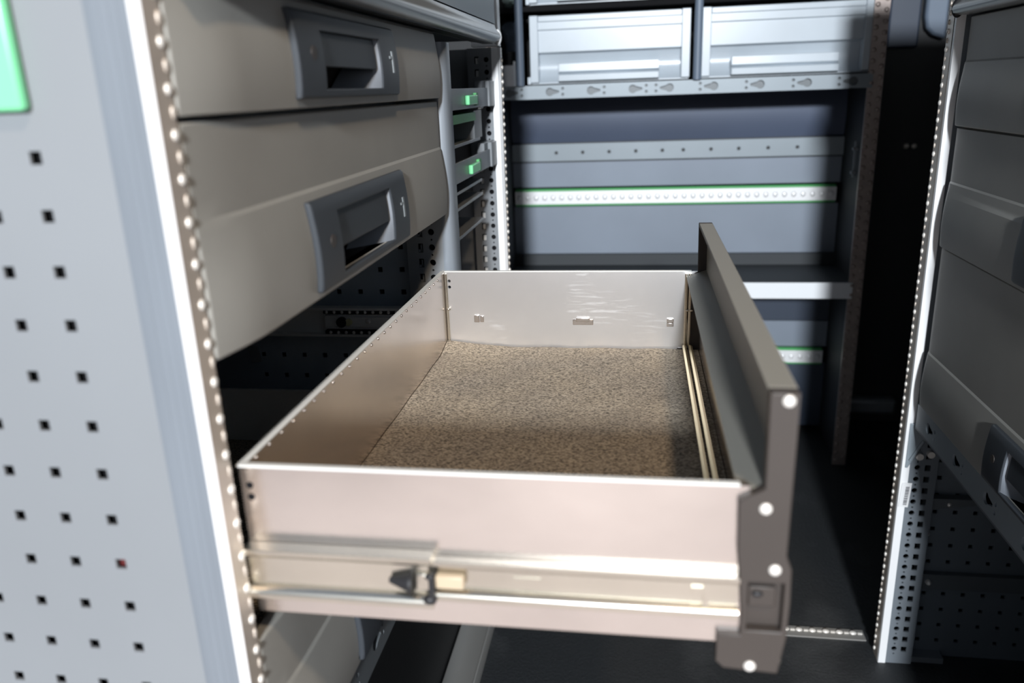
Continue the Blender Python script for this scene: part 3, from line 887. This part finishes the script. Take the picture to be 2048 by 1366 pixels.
for i in range(5):
    hl += keyhole(2.075 - 0.187 * i, -0.892, 0.85, -1)
MB().plate(rect(1.09, 2.165, -0.925, -0.858), hl, 0, XR + 0.002, XR + 0.008).build('keyhole_rail', MT['rail'], rc)
MB().box(XR + 0.002, 1.30, 1.09, 2.165, -0.930, -0.925).build('bottom_shelf', MT['keyrail'], rc)
MB().box(XR + 0.020, XR + 0.03, 1.09, 2.165, -0.925, -0.862).build('rail_backing', MT['void'], rc)
# gusset bracket holding the rail to the panel
gm = MB()
gm.prism([(0.752, -0.925), (0.820, -0.925), (0.758, -1.06), (0.752, -1.06)], 1, YR - 0.008, YR - 0.002)
gm.prism([(0.757, -1.035), (0.763, -1.038), (0.793, -0.978), (0.787, -0.972)], 1, YR - 0.013, YR - 0.008)
go = gm.build('gusset', MT['rail'], rc, bevel=0.0015)
for (x, z) in ((0.787, -1.025), (0.816, -1.018)):
    MB().cyl((x, YR - 0.010, z), (x, YR, z), 0.010, 14).build('bolt', MT['screw'], rc)
# shelf ledges low on the far sheet
MB().prism([(0.842, -1.168), (1.05, -1.168), (1.05, -1.172), (0.842, -1.205)], 1, YR + 0.02, YR + 0.05).build('ledge', MT['keyrail'], rc)
MB().box(0.842, 1.36, YR + 0.03, YR + 0.05, -1.475, -1.425).build('ledge', MT['keyrail'], rc)
for (x, z) in ((0.893, -1.186), (0.845, -1.285), (0.868, -1.45)):
    MB().ball((x, YR + 0.03, z), 0.009, 0.014, 0.009).build('rivet', MT['screw'], rc)
MB().box(0.842, 0.935, YR + 0.01, YR + 0.05, FZ, FZ + 0.018).build('foot_bracket', MT['tray'], rc)
# barcode sticker on the post
st = MB(); st.prism([(0.7460, -1.185), (0.7725, -1.185), (0.7765, -1.108), (0.7500, -1.108)], 1, YR - 0.0055, YR - 0.0045)
sto = st.build('sticker', MT['paper'], rc); sto['label'] = 'white barcode sticker'
ik = MB()
zz0 = -1.178
random.seed(3)
while zz0 < -1.122:
    h = random.choice((0.0012, 0.002, 0.003))
    sh = 0.0042 * (zz0 + 1.185) / 0.077
    ik.box(0.7575 + sh, 0.7675 + sh, YR - 0.0060, YR - 0.0055, zz0, zz0 + h)
    zz0 += h + random.choice((0.0012, 0.002))
ik.build('sticker_barcode', MT['ink'], sto)
# upper tray of the right cabinet
rt = thing('upper_tray', 'dark grey upper tray lip above the right drawers', 'tray', (1.05, 1.6, 0.12))
MB().prism([(0.80, 0.126), (0.735, 0.126), (0.722, 0.131), (0.718, 0.140), (0.722, 0.150), (0.732, 0.158), (0.738, 0.172), (0.80, 0.172)], 1, 1.09, 2.15).build('tray_lip', MT['lip'], rt, smooth=60)
MB().box(0.742, 0.80, 1.09, 2.15, 0.175, ZB - 0.03).build('tray_front', MT['rail'], rt)
MB().ball((0.733, 2.155, 0.142), 0.014, 0.010, 0.022).build('lip_end_cap', MT['black'], rt)

# ================================================================== BULKHEAD SHELF RACK
YS = 3.56; YK = 3.96
sr_ = thing('shelf_rack', 'wide dark shelf rack across the front bulkhead, bins on top', 'shelf', (0.2, 3.75, FZ))
# right and left side panels with track strips facing the rear doors
def bulk_panel(x0, x1, xs0, xs1):
    m = MB(); m.box(x0, x1, YS + 0.008, YK + 0.1, FZ, 0.95)
    p = m.build('side_panel', MT['wall'], sr_)  # dark lining colour put here in place of deep shade
    s_ = MB(); s_.box(xs0, xs1, YS, YS + 0.010, FZ, 0.95)
    n = int((0.95 - FZ) / 0.0418)
    for i in range(n):
        z = FZ + (i + 0.5) * 0.0418
        for xx, sg in ((xs0 + 0.012, 1), (xs1 - 0.012, -1)):
            s_.ball((xx, YS, z + (0.0209 if sg < 0 else 0)), 0.010, 0.006, 0.010, 10, 6)
    s_.build('track_strip', MT['strip_shade'], p, smooth=60)
    return p
bulk_panel(0.925, 0.955, 0.905, 0.963)
bulk_panel(-0.640, -0.610, -0.648, -0.600)
# back sheets
def bk(z0, z1, m, y=YK, x0=-0.61, x1=0.925, crown=0.0, name='back_panel'):
    mb = MB()
    zs = [z0 + (z1 - z0) * i / 8 for i in range(9)]
    poly = [(y - crown * math.sin(math.pi * i / 8), zs[i]) for i in range(9)] + [(y + 0.03, z1), (y + 0.03, z0)]
    mb.prism(poly, 0, x0, x1)
    return mb.build(name, m, sr_, smooth=50)
bk(-0.258, -0.02, MT['back_shade'], crown=0.015)
bk(-0.470, -0.352, MT['back'])
bk(-0.850, -0.566, MT['back'])
bk(-1.275, -1.145, MT['back'])
bk(-1.14, -0.93, MT['trim'])  # this and the next panel: shade under the shelf put in as colour
bk(-1.70, -1.36, MT['trim'], crown=0.006)
hl = []
for x in (-0.395, -0.268, -0.142, -0.016, 0.108, 0.205, 0.332, 0.458, 0.590, 0.720):
    hl.append(circ(x, -0.305, 0.0075, 10))
MB().plate(rect(-0.61, 0.925, -0.345, -0.262), hl, 1, YK - 0.022, YK - 0.012).build('hole_bar', MT['rail'], sr_, bevel=0.002)
MB().box(-0.61, 0.925, YK - 0.010, YK, -0.350, -0.258).build('bar_backing', MT['black'], sr_)
# lashing tracks with green edges
def track(zc_, x0, x1):
    m = MB(); m.box(x0, x1, YK - 0.03, YK - 0.004, zc_ - 0.042, zc_ + 0.042)
    g_ = m.build('lashing_track', MT['green_dk'], sr_, bevel=0.003); g_['label'] = 'lashing track with green edges'
    s_ = MB(); s_.box(x0, x1, YK - 0.037, YK - 0.03, zc_ - 0.031, zc_ + 0.031)
    x = x0 + 0.02
    while x < x1 - 0.01:
        s_.ball((x, YK - 0.037, zc_), 0.0125, 0.007, 0.014, 12, 6)
        x += 0.0418
    s_.build('track_face', MT['edge'], g_, smooth=60)
track(-0.518, -0.60, 0.905)
track(-1.318, -0.60, 0.905)
# keyhole rail in front of the bins' shelf
hl = []
for i, x in enumerate((-0.556, -0.380, -0.205, -0.030)):
    hl += keyhole(x, -0.021, 1.0, 1)
for x in (0.122, 0.302, 0.487, 0.672, 0.850):
    hl += keyhole(x, -0.021, 1.0, -1)
MB().plate(rect(-0.60, 0.922, -0.049, 0.007), hl, 1, YS - 0.004, YS + 0.004).build('keyhole_rail', MT['rail'], sr_, bevel=0.0)
MB().box(-0.60, 0.922, YS + 0.012, YS + 0.018, -0.047, 0.005).build('rail_backing', MT['keyrail'], sr_)  # darker backing puts the shade inside the keyholes
MB().box(-0.61, 0.925, YS + 0.02, YK, -0.012, 0.006).build('shelf', MT['shelf'], sr_)
MB().box(-0.61, 0.925, YS + 0.01, YK, 0.302, 0.322).build('shelf', MT['void'], sr_)
lowsh = MB().box(-0.61, 0.925, YS + 0.004, YK, -0.866, -0.854).build('shelf', MT['shelf'], sr_)
lowsh['label'] = 'dark shelf with a white front lip'
MB().box(-0.61, 0.922, YS - 0.004, YS + 0.004, -0.927, -0.8545).build('shelf_lip', MT['white'], lowsh, bevel=0.002)
MB().box(-0.61, 0.925, YK - 0.03, YK, -0.854, -0.80).build('shelf_upstand', MT['shelf'], sr_)
# vertical tubes between the bins
for x in (-0.503, 0.232):
    MB().cyl((x, YS - 0.012, 0.007), (x, YS - 0.012, 0.95), 0.017, 18).build('divider_tube', MT['trim_lt'], sr_)
# small rod and clips at the right panel
MB().cyl((0.915, 3.70, -0.42), (0.915, 3.70, -0.27), 0.004, 8).build('rod', MT['tray'], sr_)
for z in (-0.30, -0.40):
    MB().box(0.905, 0.925, 3.69, 3.71, z - 0.005, z + 0.005).build('rod_clip', MT['tray'], sr_)

# ---- open-front bins on the rack
def make_bin(x0, x1, y, z, label, rowlab):
    w = x1 - x0
    b = thing('storage_bin', label, 'bin', (x0, y, z), rowlab)
    body = MB()
    h = 0.270
    # front: flat upper band, hollowed lower band (profile in y,z), pulled along x
    pr = [(y + 0.004, z + h), (y + 0.004, z + h - 0.052), (y + 0.012, z + h - 0.056), (y + 0.012, z + 0.128), (y + 0.044, z + 0.120), (y + 0.056, z + 0.095), (y + 0.058, z + 0.065), (y + 0.050, z + 0.038), (y + 0.034, z + 0.018), (y + 0.012, z + 0.004), (y + 0.070, z + 0.004), (y + 0.070, z + h)]
    body.prism(pr, 0, x0 + 0.012, x1 - 0.012)
    body.box(x0 + 0.004, x0 + 0.010, y + 0.046, YK - 0.04, z + 0.002, z + h)
    body.box(x1 - 0.010, x1 - 0.004, y + 0.046, YK - 0.04, z + 0.002, z + h)
    body.box(x0 + 0.004, x1 - 0.004, y + 0.01, YK - 0.04, z, z + 0.006)
    body.box(x0 + 0.004, x1 - 0.004, YK - 0.046, YK - 0.04, z + 0.002, z + h)
    body.build('bin_body', MT['bin'], b, smooth=50)
    for a0, a1 in ((x0, x0 + 0.036), (x1 - 0.036, x1)):
        f = MB(); f.box(a0, a1, y - 0.006, y + 0.046, z + 0.006, z + h + 0.004)
        f.build('side_flange', MT['bin'], b, bevel=0.003)
    g_ = MB()
    hx0, hx1 = x0 + 0.12, x1 - 0.125
    g_.prism([(y - 0.012, z + 0.082), (y - 0.014, z + 0.046), (y + 0.002, z + 0.040), (y - 0.022, z + 0.036), (y - 0.022, z + 0.008), (y + 0.036, z + 0.008), (y + 0.036, z + 0.075)], 0, hx0, hx1)
    g_.build('grip', MT['bin'], b, bevel=0.003)
    r = MB(); r.box(x0 + 0.036, x1 - 0.036, y - 0.002, y + 0.01, z + h - 0.022, z + h + 0.002)
    r.build('bin_rim', MT['bin'], b, bevel=0.003)
    ft = MB(); ft.box(x0 - 0.012, x0 + 0.003, y - 0.010, y + 0.01, z, z + 0.030)
    ft.build('stacking_foot', MT['bin'], b, bevel=0.002)
    return b
binA = make_bin(-0.463, 0.203, YS + 0.02, 0.012, 'grey storage bin on the bulkhead shelf, left of the middle tube', 'grey bins on the bulkhead rack')
binB = dup(binA, (0.712, 0, 0), 'grey storage bin on the bulkhead shelf, right of the middle tube')
binC = dup(binA, (0, 0, 0.316), 'upper row storage bin cut off by the top edge, left of the middle tube')
binD = dup(binA, (0.712, 0, 0.316), 'upper row storage bin cut off by the top edge, right of the middle tube')

# ---- odds and ends beside the left tube
ho = thing('corrugated_hose', 'black coiled hose behind the left rack post, next to the bins', 'hose', (-0.57, 3.60, 0.006))
hm = MB()
for i in range(26):
    a0 = -0.3 + i * 0.16; a1 = a0 + 0.16
    p0 = (-0.553 + 0.012 * math.cos(a0 * 1.0) * 0.35, YS + 0.115 + 0.03 * math.sin(a0), 0.13 + 0.0048 * i)
    p1 = (-0.553 + 0.012 * math.cos(a1 * 1.0) * 0.35, YS + 0.115 + 0.03 * math.sin(a1), 0.13 + 0.0048 * (i + 1))
    hm.cyl(p0, p1, 0.032 if i % 2 else 0.037, 16)
hm.build('hose_body', MT['trim_lt'], ho, smooth=60)
MB().cyl((-0.555, YS + 0.08, 0.0065), (-0.555, YS + 0.08, 0.15), 0.032, 20).build('hose_end', MT['black'], ho)
bg_ = MB(); bg_.ball((-0.552, YS + 0.10, 0.40), 0.040, 0.06, 0.066, 24, 16)
for v in bg_.bm.verts:
    v.co += Vector((random.uniform(-1, 1), random.uniform(-1, 1), random.uniform(-1, 1))) * 0.008
tag(bg_.build('plastic_bag', MT['bag'], smooth=60), 'crumpled grey-green bag above the coiled hose', 'bag')
wc = thing('white_canister', 'small white canister standing on the keyhole rail shelf beside the left tube', 'canister', (-0.55, YS + 0.02, 0.007))
MB().cyl((-0.548, YS - 0.02, 0.007), (-0.548, YS - 0.02, 0.092), 0.028, 24).build('canister_body', MT['white'], wc, bevel=0.002)
MB().box(-0.530, -0.522, YS - 0.03, YS - 0.01, 0.092, 0.108).build('canister_spout', MT['white'], wc)

# ---- things on the walls and floor beyond
for i, (x, lab) in enumerate(((1.240, 'left one of two small bolt heads on the dark wall'), (1.275, 'right one of two small bolt heads on the dark wall'))):
    tag(MB().ball((x, YB - 0.004, -0.325), 0.013, 0.012, 0.013, 14, 8).build('wall_bolt', MT['screw']), lab, 'bolt', 'bolt heads on the bulkhead wall')
fr = thing('anchor_rail', 'metal anchor rail across the floor, meeting the right rack post', 'rail', (0.3, 2.31, FZ))
m = MB(); m.box(-0.40, 0.735, 2.285, 2.335, FZ, FZ + 0.004)
m.build('rail_base', MT['sill'], fr)
m = MB()
x = -0.385
while x < 0.72:
    m.ball((x, 2.318, FZ + 0.004), 0.012, 0.010, 0.006, 10, 6)
    m.box(x + 0.014, x + 0.028, 2.312, 2.320, FZ + 0.003, FZ + 0.007)
    x += 0.0418
m.build('rail_track', MT['screw'], fr, smooth=60)
